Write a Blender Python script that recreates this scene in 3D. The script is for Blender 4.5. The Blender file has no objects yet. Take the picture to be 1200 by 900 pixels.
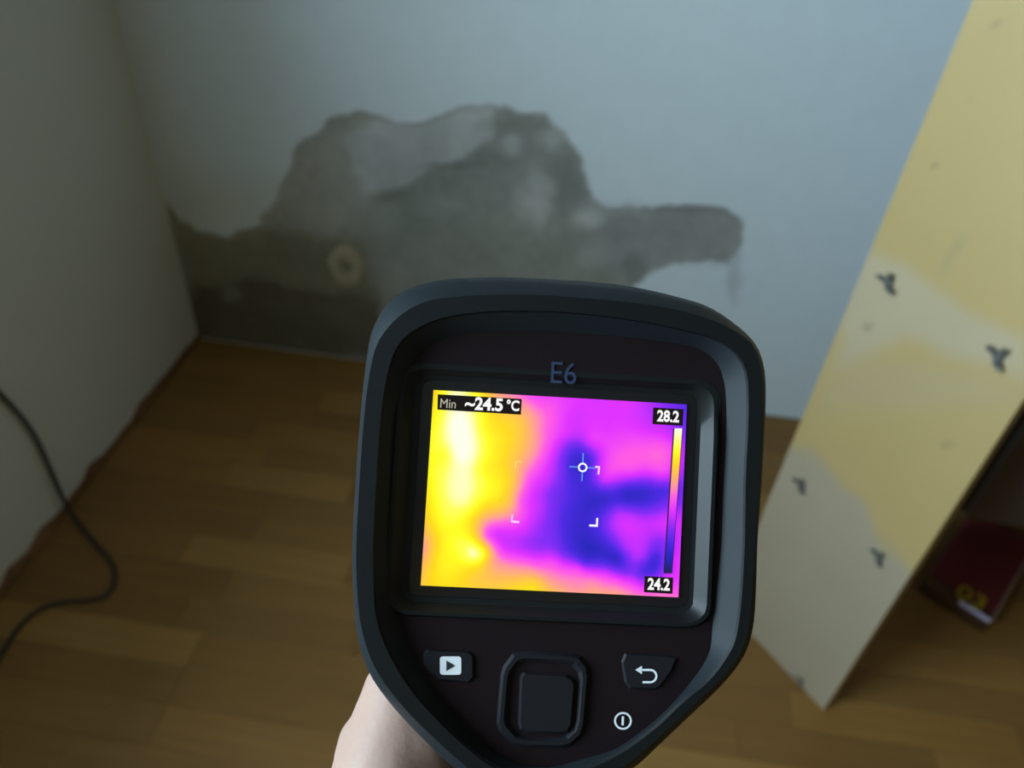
import bpy, bmesh, math, random
import numpy as np
from mathutils import Vector, Matrix

random.seed(7); np.random.seed(7)
SC = bpy.context.scene
C = SC.collection

# ------------------------------------------------------------------ camera
CAM = Vector((1.01103, -1.57757, 1.30))
R3 = Matrix(((0.98871327, -0.13387057, 0.06726621),
             (0.13712677, 0.62774541, -0.76624536),
             (0.06035165, 0.76682095, 0.63901746)))
cam = bpy.data.cameras.new('camera'); camo = bpy.data.objects.new('camera', cam); C.objects.link(camo)
camo.matrix_world = Matrix.Translation(CAM) @ R3.to_4x4()
cam.sensor_width = 36; cam.lens = 27; cam.clip_start = 0.01
cam.dof.use_dof = True; cam.dof.focus_distance = 0.186; cam.dof.aperture_fstop = 13
SC.camera = camo
SC.view_settings.view_transform = 'Standard'; SC.view_settings.look = 'None'
SC.view_settings.exposure = 0; SC.view_settings.gamma = 1; SC.view_settings.use_curve_mapping = False

# ------------------------------------------------------------------ light
w = bpy.data.worlds.new('world'); SC.world = w; w.use_nodes = True
w.node_tree.nodes['Background'].inputs[0].default_value = (0.62, 0.80, 1.0, 1)
w.node_tree.nodes['Background'].inputs[1].default_value = 0.5
WIN = (-2.50, -1.20, 1.15, 2.15)      # window opening in the left wall: y0, y1, z0, z1
la = bpy.data.lights.new('daylight', 'AREA'); la.shape = 'RECTANGLE'
la.size = WIN[1] - WIN[0] - .1; la.size_y = WIN[3] - WIN[2] - .1; la.energy = 92; la.color = (0.66, 0.88, 1.0)
lo = bpy.data.objects.new('daylight', la); C.objects.link(lo)
lo.location = (-0.27, (WIN[0] + WIN[1]) / 2, (WIN[2] + WIN[3]) / 2)
lo.rotation_euler = (math.radians(90), 0, math.radians(-90))

# ------------------------------------------------------------------ helpers
def srgb(r, g, b):
    f = lambda c: (c / 255 / 12.92) if c / 255 <= .04045 else ((c / 255 + .055) / 1.055) ** 2.4
    return (f(r), f(g), f(b), 1)

def mat(name, col, rough=.6, spec=.5, metal=0, noise=None, bump=None, emit=None, trans=0, ior=1.45, sss=0, coat=0):
    m = bpy.data.materials.new(name); m.use_nodes = True
    nt = m.node_tree; b = nt.nodes['Principled BSDF']
    c4 = tuple(col)[:3] + (1,)
    b.inputs['Base Color'].default_value = c4
    b.inputs['Roughness'].default_value = rough
    b.inputs['Specular IOR Level'].default_value = spec
    b.inputs['Metallic'].default_value = metal
    b.inputs['Transmission Weight'].default_value = trans
    b.inputs['IOR'].default_value = ior
    b.inputs['Coat Weight'].default_value = coat
    if sss:
        b.inputs['Subsurface Weight'].default_value = sss
        b.inputs['Subsurface Radius'].default_value = (.012, .004, .002)
        b.inputs['Subsurface Scale'].default_value = .5
    tc = nt.nodes.new('ShaderNodeTexCoord')
    if noise:                                   # (scale, second colour)
        n = nt.nodes.new('ShaderNodeTexNoise'); n.inputs['Scale'].default_value = noise[0]; n.inputs['Detail'].default_value = 5
        nt.links.new(tc.outputs['Object'], n.inputs['Vector'])
        mx = nt.nodes.new('ShaderNodeMix'); mx.data_type = 'RGBA'
        mx.inputs[6].default_value = c4; mx.inputs[7].default_value = tuple(noise[1])[:3] + (1,)
        nt.links.new(n.outputs['Fac'], mx.inputs[0]); nt.links.new(mx.outputs[2], b.inputs['Base Color'])
    if bump:
        n2 = nt.nodes.new('ShaderNodeTexNoise'); n2.inputs['Scale'].default_value = bump[0]; n2.inputs['Detail'].default_value = 4
        nt.links.new(tc.outputs['Object'], n2.inputs['Vector'])
        bp = nt.nodes.new('ShaderNodeBump'); bp.inputs['Strength'].default_value = bump[1]; bp.inputs['Distance'].default_value = bump[2]
        nt.links.new(n2.outputs['Fac'], bp.inputs['Height']); nt.links.new(bp.outputs['Normal'], b.inputs['Normal'])
    if emit:
        b.inputs['Emission Color'].default_value = tuple(emit[0])[:3] + (1,); b.inputs['Emission Strength'].default_value = emit[1]
    return m

def attr_mat(name, rough, nscale=30, namt=.25, bump=(60, .3, .002)):
    """base colour from the mesh's own colour attribute, broken up by noise"""
    m = bpy.data.materials.new(name); m.use_nodes = True
    nt = m.node_tree; b = nt.nodes['Principled BSDF']; b.inputs['Roughness'].default_value = rough
    a = nt.nodes.new('ShaderNodeAttribute'); a.attribute_name = 'Col'
    tc = nt.nodes.new('ShaderNodeTexCoord')
    n = nt.nodes.new('ShaderNodeTexNoise'); n.inputs['Scale'].default_value = nscale; n.inputs['Detail'].default_value = 6
    nt.links.new(tc.outputs['Object'], n.inputs['Vector'])
    mr = nt.nodes.new('ShaderNodeMapRange'); mr.inputs[3].default_value = 1 - namt; mr.inputs[4].default_value = 1 + namt
    nt.links.new(n.outputs['Fac'], mr.inputs[0])
    vm = nt.nodes.new('ShaderNodeVectorMath'); vm.operation = 'SCALE'
    nt.links.new(a.outputs['Color'], vm.inputs[0]); nt.links.new(mr.outputs[0], vm.inputs['Scale'])
    nt.links.new(vm.outputs[0], b.inputs['Base Color'])
    n2 = nt.nodes.new('ShaderNodeTexNoise'); n2.inputs['Scale'].default_value = bump[0]; n2.inputs['Detail'].default_value = 5
    nt.links.new(tc.outputs['Object'], n2.inputs['Vector'])
    bp = nt.nodes.new('ShaderNodeBump'); bp.inputs['Strength'].default_value = bump[1]; bp.inputs['Distance'].default_value = bump[2]
    nt.links.new(n2.outputs['Fac'], bp.inputs['Height']); nt.links.new(bp.outputs['Normal'], b.inputs['Normal'])
    return m

def link(name, me, m=None, parent=None, smooth=False):
    o = bpy.data.objects.new(name, me); C.objects.link(o)
    if m: me.materials.append(m)
    if parent: o.parent = parent
    if smooth: me.polygons.foreach_set('use_smooth', [True] * len(me.polygons))
    return o

def from_bm(name, bm, m=None, parent=None, smooth=False):
    me = bpy.data.meshes.new(name); bmesh.ops.recalc_face_normals(bm, faces=bm.faces); bm.to_mesh(me); bm.free()
    return link(name, me, m, parent, smooth)

def pyd(name, v, f, m=None, parent=None, smooth=False):
    me = bpy.data.meshes.new(name); me.from_pydata([tuple(map(float, p)) for p in v], [], f); me.update()
    return link(name, me, m, parent, smooth)

def box(bm, x0, x1, y0, y1, z0, z1, bev=0):
    r = bmesh.ops.create_cube(bm, size=1)
    for v in r['verts']:
        v.co = Vector((x0 + (v.co.x + .5) * (x1 - x0), y0 + (v.co.y + .5) * (y1 - y0), z0 + (v.co.z + .5) * (z1 - z0)))
    if bev:
        es = {e for v in r['verts'] for e in v.link_edges}
        bmesh.ops.bevel(bm, geom=list(es), offset=bev, segments=2, affect='EDGES', profile=.5)

def tag(o, label=None, cat=None, group=None, kind=None):
    if label: o['label'] = label
    if cat: o['category'] = cat
    if group: o['group'] = group
    if kind: o['kind'] = kind
    return o

def empty(name, loc=(0, 0, 0), mw=None):
    o = bpy.data.objects.new(name, None); C.objects.link(o); o.empty_display_size = .05
    if mw is not None: o.matrix_world = mw
    else: o.location = loc
    return o

def set_col(me, cols):
    a = me.color_attributes.new('Col', 'FLOAT_COLOR', 'POINT')
    c = np.ones((len(me.vertices), 4), dtype=np.float32); c[:, :3] = cols
    a.data.foreach_set('color', c.ravel())

def ray(px, py):
    return (R3 @ Vector(((px - 600) / 900, -(py - 450) / 900, -1)))
def hit(px, py, p0, n):
    d = ray(px, py); p0 = Vector(p0); n = Vector(n)
    return CAM + d * ((p0 - CAM).dot(n) / d.dot(n))
def on_floor(px, py, z=0): return hit(px, py, (0, 0, z), (0, 0, 1))

def smoothstep(a, b, x):
    t = np.clip((x - a) / (b - a), 0, 1); return t * t * (3 - 2 * t)

def poly_sd(px, py, poly):
    """signed distance in the polygon's own units, + inside"""
    P = np.array(poly, float); n = len(P)
    d = np.full(px.shape, 1e9); ins = np.zeros(px.shape, bool)
    for i in range(n):
        a = P[i]; b = P[(i + 1) % n]; e = b - a
        wx = px - a[0]; wy = py - a[1]
        t = np.clip((wx * e[0] + wy * e[1]) / (e @ e + 1e-12), 0, 1)
        d = np.minimum(d, np.hypot(wx - t * e[0], wy - t * e[1]))
        if abs(e[1]) > 1e-12:
            ins ^= ((a[1] > py) != (b[1] > py)) & (px < e[0] * (py - a[1]) / e[1] + a[0])
    return np.where(ins, d, -d)

def vnoise(x, y, s, seed=0):
    """value noise, several octaves, about -1..1"""
    out = np.zeros_like(x); amp = 1
    for o in range(4):
        rs = np.random.RandomState(seed + o); T = rs.rand(64, 64) * 2 - 1
        u = x * s * 2 ** o; v = y * s * 2 ** o
        i = np.floor(u).astype(int); j = np.floor(v).astype(int); a = u - i; b = v - j
        a = a * a * (3 - 2 * a); b = b * b * (3 - 2 * b)
        g = lambda p, q: T[p % 64, q % 64]
        out += amp * ((g(i, j) * (1 - a) + g(i + 1, j) * a) * (1 - b) + (g(i, j + 1) * (1 - a) + g(i + 1, j + 1) * a) * b)
        amp *= .5
    return out / 1.6

# ------------------------------------------------------------------ room shell
RX, RY, RZ = 3.0, -3.3, 2.5
PAINT = np.array([.61, .68, .73])
M_wall = mat('white_wall_paint', (.66, .68, .66), .85, .2, noise=(2.0, (.62, .635, .61)), bump=(25, .25, .002))
M_wallc = attr_mat('painted_plaster', .9, 22, .05, (45, .3, .0015))
M_bare = attr_mat('bare_cement_plaster', .95, 40, .18, (70, .6, .004))
M_ceil = mat('ceiling_paint', (.30, .28, .23), .9, .2, bump=(20, .2, .002))
M_gap = mat('brown_rubble_gap', (.30, .15, .07), .95, .1, noise=(40, (.10, .055, .03)), bump=(60, .8, .01))

# back wall: a fine relief grid where the plaster is broken away, plain faces elsewhere
GX, GZ, ST = 1.62, .84, .005
nx, nz = int(round(GX / ST)), int(round(GZ / ST))
xs = np.linspace(0, GX, nx + 1); zs = np.linspace(0, GZ, nz + 1)
Xg, Zg = np.meshgrid(xs, zs)
Rn = np.array(R3)
rel = np.stack([Xg - CAM.x, np.full_like(Xg, -CAM.y), Zg - CAM.z], -1) @ Rn      # into camera axes
PX = 600 + 900 * rel[..., 0] / -rel[..., 2]; PY = 450 - 900 * rel[..., 1] / -rel[..., 2]
wx = vnoise(Xg, Zg, 9, 1) * 6 + vnoise(Xg, Zg, 40, 61) * 5; wy = vnoise(Xg, Zg, 9, 20) * 6 + vnoise(Xg, Zg, 40, 71) * 5                    # ragged edges
PX = PX + wx; PY = PY + wy
def soft(poly, w=5): return smoothstep(-w, w, poly_sd(PX, PY, poly))
def blob(cx, cy, rx, ry, w=.35, rot=0):
    c, s = math.cos(rot), math.sin(rot); u = ((PX - cx) * c + (PY - cy) * s) / rx; v = (-(PX - cx) * s + (PY - cy) * c) / ry
    return 1 - smoothstep(1 - w, 1 + w, np.hypot(u, v))
main = soft([(196, 235), (206, 258), (232, 270), (268, 280), (300, 268), (318, 240), (330, 212), (342, 182), (355, 167), (378, 158), (392, 134),
             (415, 129), (440, 134), (455, 148), (482, 143), (510, 132), (545, 125), (585, 124), (612, 130), (640, 129), (656, 145),
             (670, 160), (681, 185), (687, 215), (690, 234), (704, 243), (740, 246), (757, 241), (800, 240), (853, 244), (869, 255),
             (875, 275), (867, 289), (857, 305), (830, 309), (790, 311), (765, 318), (748, 334), (738, 350), (700, 350), (705, 380), (700, 480), (232, 420), (180, 405)], 4)
col = np.empty(Xg.shape + (3,)); col[:] = PAINT
def lay(mask, c, k=1.0):
    global col
    mk = (mask * k)[..., None]; col = col * (1 - mk) + np.array(c) * mk
lay(main, (.27, .275, .25))
lay(soft([(300, 268), (330, 212), (355, 167), (392, 134), (440, 134), (455, 150), (440, 235), (420, 262), (380, 285), (330, 290)], 9) * main, (.36, .36, .33), .8)
lay(soft([(405, 160), (440, 138), (482, 143), (545, 125), (580, 124), (578, 165), (545, 183), (500, 206), (455, 228), (425, 234)], 7) * main, (.43, .45, .46), .85)
lay(soft([(440, 238), (500, 207), (555, 182), (590, 150), (640, 140), (668, 170), (682, 215), (684, 245), (660, 262), (600, 250), (520, 270), (450, 275)], 7) * main, (.235, .25, .235), .9)
lay(soft([(200, 250), (262, 276), (320, 272), (420, 285), (440, 350), (230, 350)], 12) * main, (.20, .185, .12), .85)
lay(soft([(225, 338), (300, 330), (440, 350), (480, 430), (220, 410)], 8) * main, (.105, .088, .055), .92)
lay(soft([(700, 262), (760, 244), (869, 250), (872, 280), (855, 303), (790, 309), (750, 330), (715, 320)], 7) * main, (.27, .275, .27), .9)
lay(soft([(745, 241), (865, 243), (868, 250), (745, 250)], 4) * main, (.2, .2, .2), .6)
for b in ((600, 172, 14, 12, .45), (630, 232, 13, 32, .55), (612, 240, 9, 22, .35), (560, 135, 22, 8, .3), (648, 160, 16, 14, .35), (690, 258, 16, 9, .6),
          (700, 300, 22, 16, .3), (450, 260, 20, 14, .2), (270, 345, 12, 9, .25), (520, 250, 26, 14, .12)):
    lay(blob(*b[:4], .7) * main, (.52, .54, .53), b[4])
for b in ((575, 190, 26, 12, .3), (665, 215, 14, 40, .35), (648, 290, 30, 20, .2), (745, 315, 14, 16, .6), (455, 232, 26, 7, .4), (530, 196, 30, 5, .5), (600, 145, 34, 10, .35)):
    lay(blob(*b[:4], .7) * main, (.14, .15, .135), b[4])
mot = vnoise(Xg, Zg, 14, 50)
col = col * (1 + .16 * (mot * main)[..., None])
# faint grey runs beside the patch, on the paint
lay(blob(862, 318, 9, 38, .6), (.36, .37, .38), .5); lay(blob(720, 246, 40, 9, .8), (.40, .43, .44), .45)
lay(soft([(200, 200), (330, 215), (300, 272), (205, 262)], 30), (.52, .52, .42), .35)
depth = .0035 * smoothstep(.35, .65, main) + .0012 * vnoise(Xg, Zg, 10, 80) * main
V = np.stack([Xg, depth, Zg], -1).reshape(-1, 3)
idx = np.arange((nx + 1) * (nz + 1)).reshape(nz + 1, nx + 1)
cellm = (main[:-1, :-1] + main[1:, 1:] + main[:-1, 1:] + main[1:, :-1]) / 4 > .5
def grid_faces(sel):
    jj, ii = np.nonzero(sel)
    return np.stack([idx[jj, ii], idx[jj, ii + 1], idx[jj + 1, ii + 1], idx[jj + 1, ii]], 1)
def sub_mesh(name, sel, extra_v=None, extra_f=None):
    F = grid_faces(sel); used = np.unique(F); remap = -np.ones(len(V), int); remap[used] = np.arange(len(used))
    v = V[used]; c = col.reshape(-1, 3)[used]; f = remap[F].tolist()
    if extra_v is not None:
        k = len(v); v = np.vstack([v, extra_v]); c = np.vstack([c, np.tile(PAINT, (len(extra_v), 1))])
        f += [[i + k for i in q] for q in extra_f]
    me = bpy.data.meshes.new(name); me.from_pydata(v.tolist(), [], f); me.update(); set_col(me, c)
    return me
ev = np.array([(0, .0, -.012), (GX, .0, -.012), (RX, .0, -.012), (0, 0, 0), (GX, 0, 0), (RX, 0, 0), (0, 0, GZ), (GX, 0, GZ), (RX, 0, GZ), (0, 0, RZ), (GX, 0, RZ), (RX, 0, RZ), (GX, 0, 0), (RX, 0, 0),
               (0, .12, 0), (RX, .12, 0), (RX, .12, RZ), (0, .12, RZ)], float)
ef = [tuple(i + 6 for i in q) for q in ((0, 1, 4, 3), (1, 2, 5, 4), (6, 7, 2, 1), (9, 8, 11, 10), (3, 5, 10, 11), (7, 9, 10, 5))] + [(0, 1, 4, 3), (1, 2, 5, 4)]
wb = link('wall_back', sub_mesh('wall_back', ~cellm, ev, ef), M_wallc, smooth=True); tag(wb, kind='structure')
tag(wb, 'white painted back wall with broken away paint low in the corner')
pp = link('bare_plaster_patch', sub_mesh('bare_plaster_patch', cellm), M_bare, wb, True)
pp['label'] = 'ragged grey patch of bare plaster where the paint has come off'
# crusted ring round a hole in the bare plaster
hc = hit(406, 313, (0, 0, 0), (0, 1, 0))
bm = bmesh.new(); prof = [(.016, .012), (.018, -.002), (.026, -.007), (.038, -.006), (.048, -.002), (.053, .006)]
N = 28; rings = []
for j, (r, d) in enumerate(prof):
    rings.append([bm.verts.new((hc.x + r * (1 + .07 * math.sin(3 * a + j) + .05 * math.sin(5 * a)) * math.cos(a) * .85, d, hc.z + r * 1.15 * math.sin(a)))
                  for a in [2 * math.pi * i / N for i in range(N)]])
for A, B in zip(rings, rings[1:]):
    for i in range(N): bm.faces.new((A[i], A[(i + 1) % N], B[(i + 1) % N], B[i]))
M_ring = mat('crusted_plaster', (.42, .37, .27), .95, .1, noise=(60, (.30, .26, .18)), bump=(80, .7, .004))
from_bm('plaster_collar', bm, M_ring, wb, True)
bm = bmesh.new(); box(bm, hc.x - .018, hc.x + .018, .0075, .0115, hc.z - .022, hc.z + .022)
from_bm('hole_plug', bm, mat('dark_hole', (.02, .018, .014), .9, .1, noise=(50, (.035, .03, .02))), wb)

# left wall with a ragged foot and the window opening behind the camera
ys = np.linspace(.015, RY, 222)
foot = .010 + .007 * vnoise(ys, ys * 0, 14, 5) + .006 * np.abs(vnoise(ys, ys * 0 + .3, 5, 9))
foot += .014 * np.exp(-((ys + .70) / .03) ** 2) + .010 * np.exp(-((ys + .30) / .04) ** 2) + .012 * np.exp(-((ys + .52) / .025) ** 2) + .01 * np.exp(-((ys + .80) / .02) ** 2)
v = []; f = []
for i, y in enumerate(ys):
    v += [(0, y, foot[i]), (0, y, .06), (-.012, y, foot[i] + .002)]
for i in range(len(ys) - 1):
    a, b = 3 * i, 3 * i + 3
    f += [(a, a + 1, b + 1, b), (a + 2, a, b, b + 2)]
y0, y1, z0, z1 = WIN
k = len(v)
yy = [.015, y1, y0, RY]; zz = [.06, z0, z1, RZ]
for z in zz:
    for y in yy: v.append((0, y, z))
g = lambda i, j: k + j * 4 + i
for j in range(3):
    for i in range(3):
        if not (i == 1 and j == 1): f.append((g(i, j), g(i, j + 1), g(i + 1, j + 1), g(i + 1, j)))
k2 = len(v); T = -.30
v += [(T, .12, 0), (T, RY, 0), (T, RY, RZ), (T, .12, RZ), (T, y1, z0), (T, y0, z0), (T, y0, z1), (T, y1, z1)]
f += [(g(1, 1), g(2, 1), k2 + 5, k2 + 4), (g(2, 1), g(2, 2), k2 + 6, k2 + 5), (g(2, 2), g(1, 2), k2 + 7, k2 + 6), (g(1, 2), g(1, 1), k2 + 4, k2 + 7),
      (k2, k2 + 1, k2 + 5, k2 + 4), (k2 + 1, k2 + 2, k2 + 6, k2 + 5), (k2 + 2, k2 + 3, k2 + 7, k2 + 6), (k2 + 3, k2, k2 + 4, k2 + 7)]
wl = pyd('wall_left', v, f, M_wall); tag(wl, 'plain white painted left wall with ragged lower edge', kind='structure')
gv = []; gf = []
gw = .006 + .010 * np.clip(vnoise(ys, ys * 0 + .7, 11, 33) + .25, 0, 1) + .012 * np.exp(-((ys + .70) / .04) ** 2)
for i, y in enumerate(ys):
    gv += [(-.02, y, -.012), (-.02, y, .06), (-.004, y, foot[i] * .8 + .003), (gw[i] * .6, y, .006 + .004 * math.sin(i * 1.7)), (gw[i], y, -.012)]
for i in range(len(ys) - 1):
    for j in range(4): a = 5 * i + j; gf.append((a, a + 1, a + 6, a + 5))
pyd('rubble_strip', gv, gf, M_gap, wl)
# window frame in that opening
M_frame = mat('white_window_frame', (.7, .7, .68), .4)
bm = bmesh.new()
for a in ((y0, y0 + .05, z0, z1), (y1 - .05, y1, z0, z1), (y0 + .05, y1 - .05, z0, z0 + .05), (y0 + .05, y1 - .05, z1 - .05, z1)):
    box(bm, -.05, -.01, a[0], a[1], a[2], a[3])
tag(from_bm('window_1', bm, M_frame), 'white window frame in the left wall', kind='structure')

M_tan = mat('warm_tan_wall', (.34, .235, .12), .85, .2, noise=(2, (.32, .22, .115)))
for nm, b, m in (('wall_right', (RX, RX + .1, RY, .12, -.06, RZ), M_tan), ('wall_front', (-.30, RX + .1, RY - .1, RY, -.06, RZ), M_tan),
                 ('ceiling', (-.30, RX + .1, RY - .1, .12, RZ, RZ + .1), M_ceil)):
    bm = bmesh.new(); box(bm, *b); tag(from_bm(nm, bm, m), kind='structure')

# floor: strip parquet, every strip a part
bm = bmesh.new(); box(bm, -.30, RX, RY, .12, -.06, -.012)
fl = from_bm('floor', bm, mat('dark_subfloor', (.05, .03, .018), .9)); tag(fl, 'brown strip parquet floor', kind='structure')
Mw = bpy.data.materials.new('oak_strip'); Mw.use_nodes = True; nt = Mw.node_tree; bs = nt.nodes['Principled BSDF']
oi = nt.nodes.new('ShaderNodeObjectInfo'); tc = nt.nodes.new('ShaderNodeTexCoord')
geo = nt.nodes.new('ShaderNodeNewGeometry')
mp = nt.nodes.new('ShaderNodeMapping'); mp.inputs['Scale'].default_value = (3, 45, 45)
nt.links.new(geo.outputs['Position'], mp.inputs['Vector'])
nz1 = nt.nodes.new('ShaderNodeTexNoise'); nz1.inputs['Scale'].default_value = 1.6; nz1.inputs['Detail'].default_value = 6; nz1.inputs['Distortion'].default_value = .6
nt.links.new(mp.outputs[0], nz1.inputs['Vector'])
mr = nt.nodes.new('ShaderNodeMapRange'); mr.inputs[3].default_value = .78; mr.inputs[4].default_value = 1.2
nt.links.new(nz1.outputs['Fac'], mr.inputs[0])
vm = nt.nodes.new('ShaderNodeVectorMath'); vm.operation = 'SCALE'
nt.links.new(oi.outputs['Color'], vm.inputs[0]); nt.links.new(mr.outputs[0], vm.inputs['Scale']); nt.links.new(vm.outputs[0], bs.inputs['Base Color'])
bs.inputs['Roughness'].default_value = .5; bs.inputs['Specular IOR Level'].default_value = .3
PW = .0707
plank_me = {}
def plank_mesh(L):
    if L not in plank_me:
        bm = bmesh.new(); box(bm, 0, L, 0, PW, -.012, 0)
        te = [e for e in bm.edges if all(v.co.z > -.001 for v in e.verts)]
        bmesh.ops.bevel(bm, geom=te, offset=.0009, segments=1, affect='EDGES')
        me = bpy.data.meshes.new('plank'); bmesh.ops.recalc_face_normals(bm, faces=bm.faces); bm.to_mesh(me); bm.free(); me.materials.append(Mw); plank_me[L] = me
    return plank_me[L]
tones = [(0.235, 0.12, 0.032), (0.215, 0.109, 0.029), (0.262, 0.138, 0.039), (0.19, 0.094, 0.026), (0.23, 0.117, 0.033), (0.207, 0.105, 0.03)]
LEN = [.28, .34, .40, .46, .52]
rows = 28
for r in range(rows):
    y = -.004 - PW * (r + 1); x = .010; rr = random.Random(100 + r)
    first = True
    while x < RX - .02:
        L = rr.choice(LEN)
        if first: L = rr.choice([.28, .34, .40]); first = False
        if RX - x - L < .25: L = round(RX - x - .004, 4)
        o = bpy.data.objects.new('plank', plank_mesh(L)); C.objects.link(o); o.parent = fl
        o.location = (x + .0004, y + .0004, rr.uniform(-.0004, .0002)); c = rr.choice(tones); q = rr.uniform(.92, 1.08)
        o.color = (c[0] * q, c[1] * q, c[2] * q, 1)
        x += L + .0006
bm = bmesh.new()
y = -.004 - PW * rows
while y - PW > RY:
    for x in np.arange(.01, RX - .3, .48): box(bm, x, min(x + .479, RX - .003), y - PW, y - .0006, -.012, 0)
    y -= PW
o = from_bm('far_planks', bm, Mw, fl); o['kind'] = 'stuff'; o.color = (.22, .115, .032, 1)

# ------------------------------------------------------------------ tall board with wing nuts
Bn = on_floor(965, 832); Bf = on_floor(849.5, 711)
bd = (Bn - Bf); BW = bd.length; bd.normalize(); bn = Vector((bd.y, -bd.x, 0))           # bn should face the camera
if bn.dot(CAM - Bn) < 0: bn = -bn
BH = 2.05; BT = .022
root = empty('wooden_board', mw=Matrix.Translation(Bf) @ Matrix((bd, -bn, Vector((0, 0, 1)))).transposed().to_4x4())
tag(root, 'tall pale yellow wooden board standing on the floor at the right, with wing nuts', 'board')
def board_uv(px, py):
    p = hit(px, py, Bf, bn) - Bf; return p.dot(bd), p.z
nu, nv = 36, 260
us = np.linspace(0, BW, nu + 1); vs = np.linspace(.0, BH, nv + 1); U, Vv = np.meshgrid(us, vs)
P = np.array(Bf)[None, None] + U[..., None] * np.array(bd) + Vv[..., None] * np.array([0, 0, 1.])
rel = (P - np.array(CAM)) @ Rn; bx = 600 + 900 * rel[..., 0] / -rel[..., 2]; by = 450 - 900 * rel[..., 1] / -rel[..., 2]
bcol = np.empty(U.shape + (3,)); bcol[:] = (.42, .305, .130)
PX, PY = bx + vnoise(U, Vv, 20, 3) * 8, by + vnoise(U, Vv, 20, 8) * 8
def blay(mask, c, k):
    global bcol
    mk = (mask * k)[..., None]; bcol = bcol * (1 - mk) + np.array(c) * mk
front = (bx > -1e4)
blay(soft([(1000, 292), (1030, 298), (1075, 322), (1130, 360), (1200, 398), (1200, 440), (1120, 415), (1060, 400), (1010, 420), (980, 430)], 14), (.42, .345, .235), .85)  # whitish glare areas of the board, put into its colour
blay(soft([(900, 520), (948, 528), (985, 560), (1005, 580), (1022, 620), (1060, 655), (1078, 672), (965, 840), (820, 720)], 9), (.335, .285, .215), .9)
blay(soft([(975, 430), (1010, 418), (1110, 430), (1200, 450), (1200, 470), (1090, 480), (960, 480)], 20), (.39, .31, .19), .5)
blay(blob(1120, 300, 5, 26, .7, math.radians(28)), (.30, .26, .14), .55)
for sx, sy, r in ((1133, 119, 3.2), (1172, 31, 3.4), (1100, 196, 3), (1113, 523, 4), (1015, 385, 5)): blay(blob(sx, sy, r, r, .5), (.10, .08, .05), .8 if sy < 150 else .35)
bv = np.stack([U, 0 * U, Vv], -1).reshape(-1, 3)
bi = np.arange((nu + 1) * (nv + 1)).reshape(nv + 1, nu + 1)
bf_ = np.stack([bi[:-1, :-1], bi[:-1, 1:], bi[1:, 1:], bi[1:, :-1]], -1).reshape(-1, 4).tolist()
k = len(bv)
bv = np.vstack([bv, [(0, 0, 0), (BW, 0, 0), (BW, 0, BH), (0, 0, BH), (0, BT, 0), (BW, BT, 0), (BW, BT, BH), (0, BT, BH)]])
bf_ += [[k + i for i in q] for q in ((1, 5, 6, 2), (4, 0, 3, 7), (3, 2, 6, 7), (5, 4, 7, 6), (4, 5, 1, 0))]
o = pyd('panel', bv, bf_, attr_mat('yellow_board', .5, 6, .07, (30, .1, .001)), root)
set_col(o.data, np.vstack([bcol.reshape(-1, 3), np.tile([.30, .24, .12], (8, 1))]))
M_nut = mat('grey_zinc', (.17, .18, .17), .5, .5, .3, noise=(90, (.11, .12, .12)))
bm = bmesh.new()
# hub, bolt end and two splayed wings; local -Y points away from the board
def cone(bm, p0, p1, r0, r1, n=12):
    p0, p1 = Vector(p0), Vector(p1); d = (p1 - p0); q = d.to_track_quat('Z', 'Y')
    rr = bmesh.ops.create_cone(bm, cap_ends=True, segments=n, radius1=r0, radius2=r1, depth=d.length)
    bmesh.ops.transform(bm, matrix=Matrix.Translation((p0 + p1) / 2) @ q.to_matrix().to_4x4(), verts=rr['verts'])
cone(bm, (0, .001, 0), (0, -.008, 0), .0080, .0065); cone(bm, (0, -.007, 0), (.004, -.017, -.006), .0036, .0034)
for a_, ln in ((128, .021), (62, .022), (-58, .017)):
    dx, dz = math.cos(math.radians(a_)), math.sin(math.radians(a_))
    pts = [(.003, -.0036), (ln * .7, -.0042), (ln, -.0034), (ln * 1.08, 0), (ln, .0034), (ln * .7, .0042), (.003, .0036)]
    A_, B_ = [], []
    for q_, t_ in pts:
        x, z = q_ * dx - t_ * dz, q_ * dz + t_ * dx; out = -.003 - .010 * (q_ / ln)
        A_.append(bm.verts.new((x, out + .002, z))); B_.append(bm.verts.new((x, out - .002, z)))
    bm.faces.new(A_); bm.faces.new(B_[::-1])
    for i in range(7): bm.faces.new((A_[i], A_[(i + 1) % 7], B_[(i + 1) % 7], B_[i]))
bmesh.ops.recalc_face_normals(bm, faces=bm.faces)
nutme = bpy.data.meshes.new('wing_nut'); bm.to_mesh(nutme); bm.free(); nutme.materials.append(M_nut)
for (x, y, a, s) in ((1043, 332, -28, .78), (1171, 418, -14, .82), (940, 568, -25, .74), (1031, 652, -16, .74), (939, 797, -30, .55)):
    u, z = board_uv(x, y); o = bpy.data.objects.new('wing_nut', nutme); C.objects.link(o); o.parent = root
    o.location = (u, 0, z); o.rotation_euler = (0, math.radians(a), 0); o.scale = (s, s, s)

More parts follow.
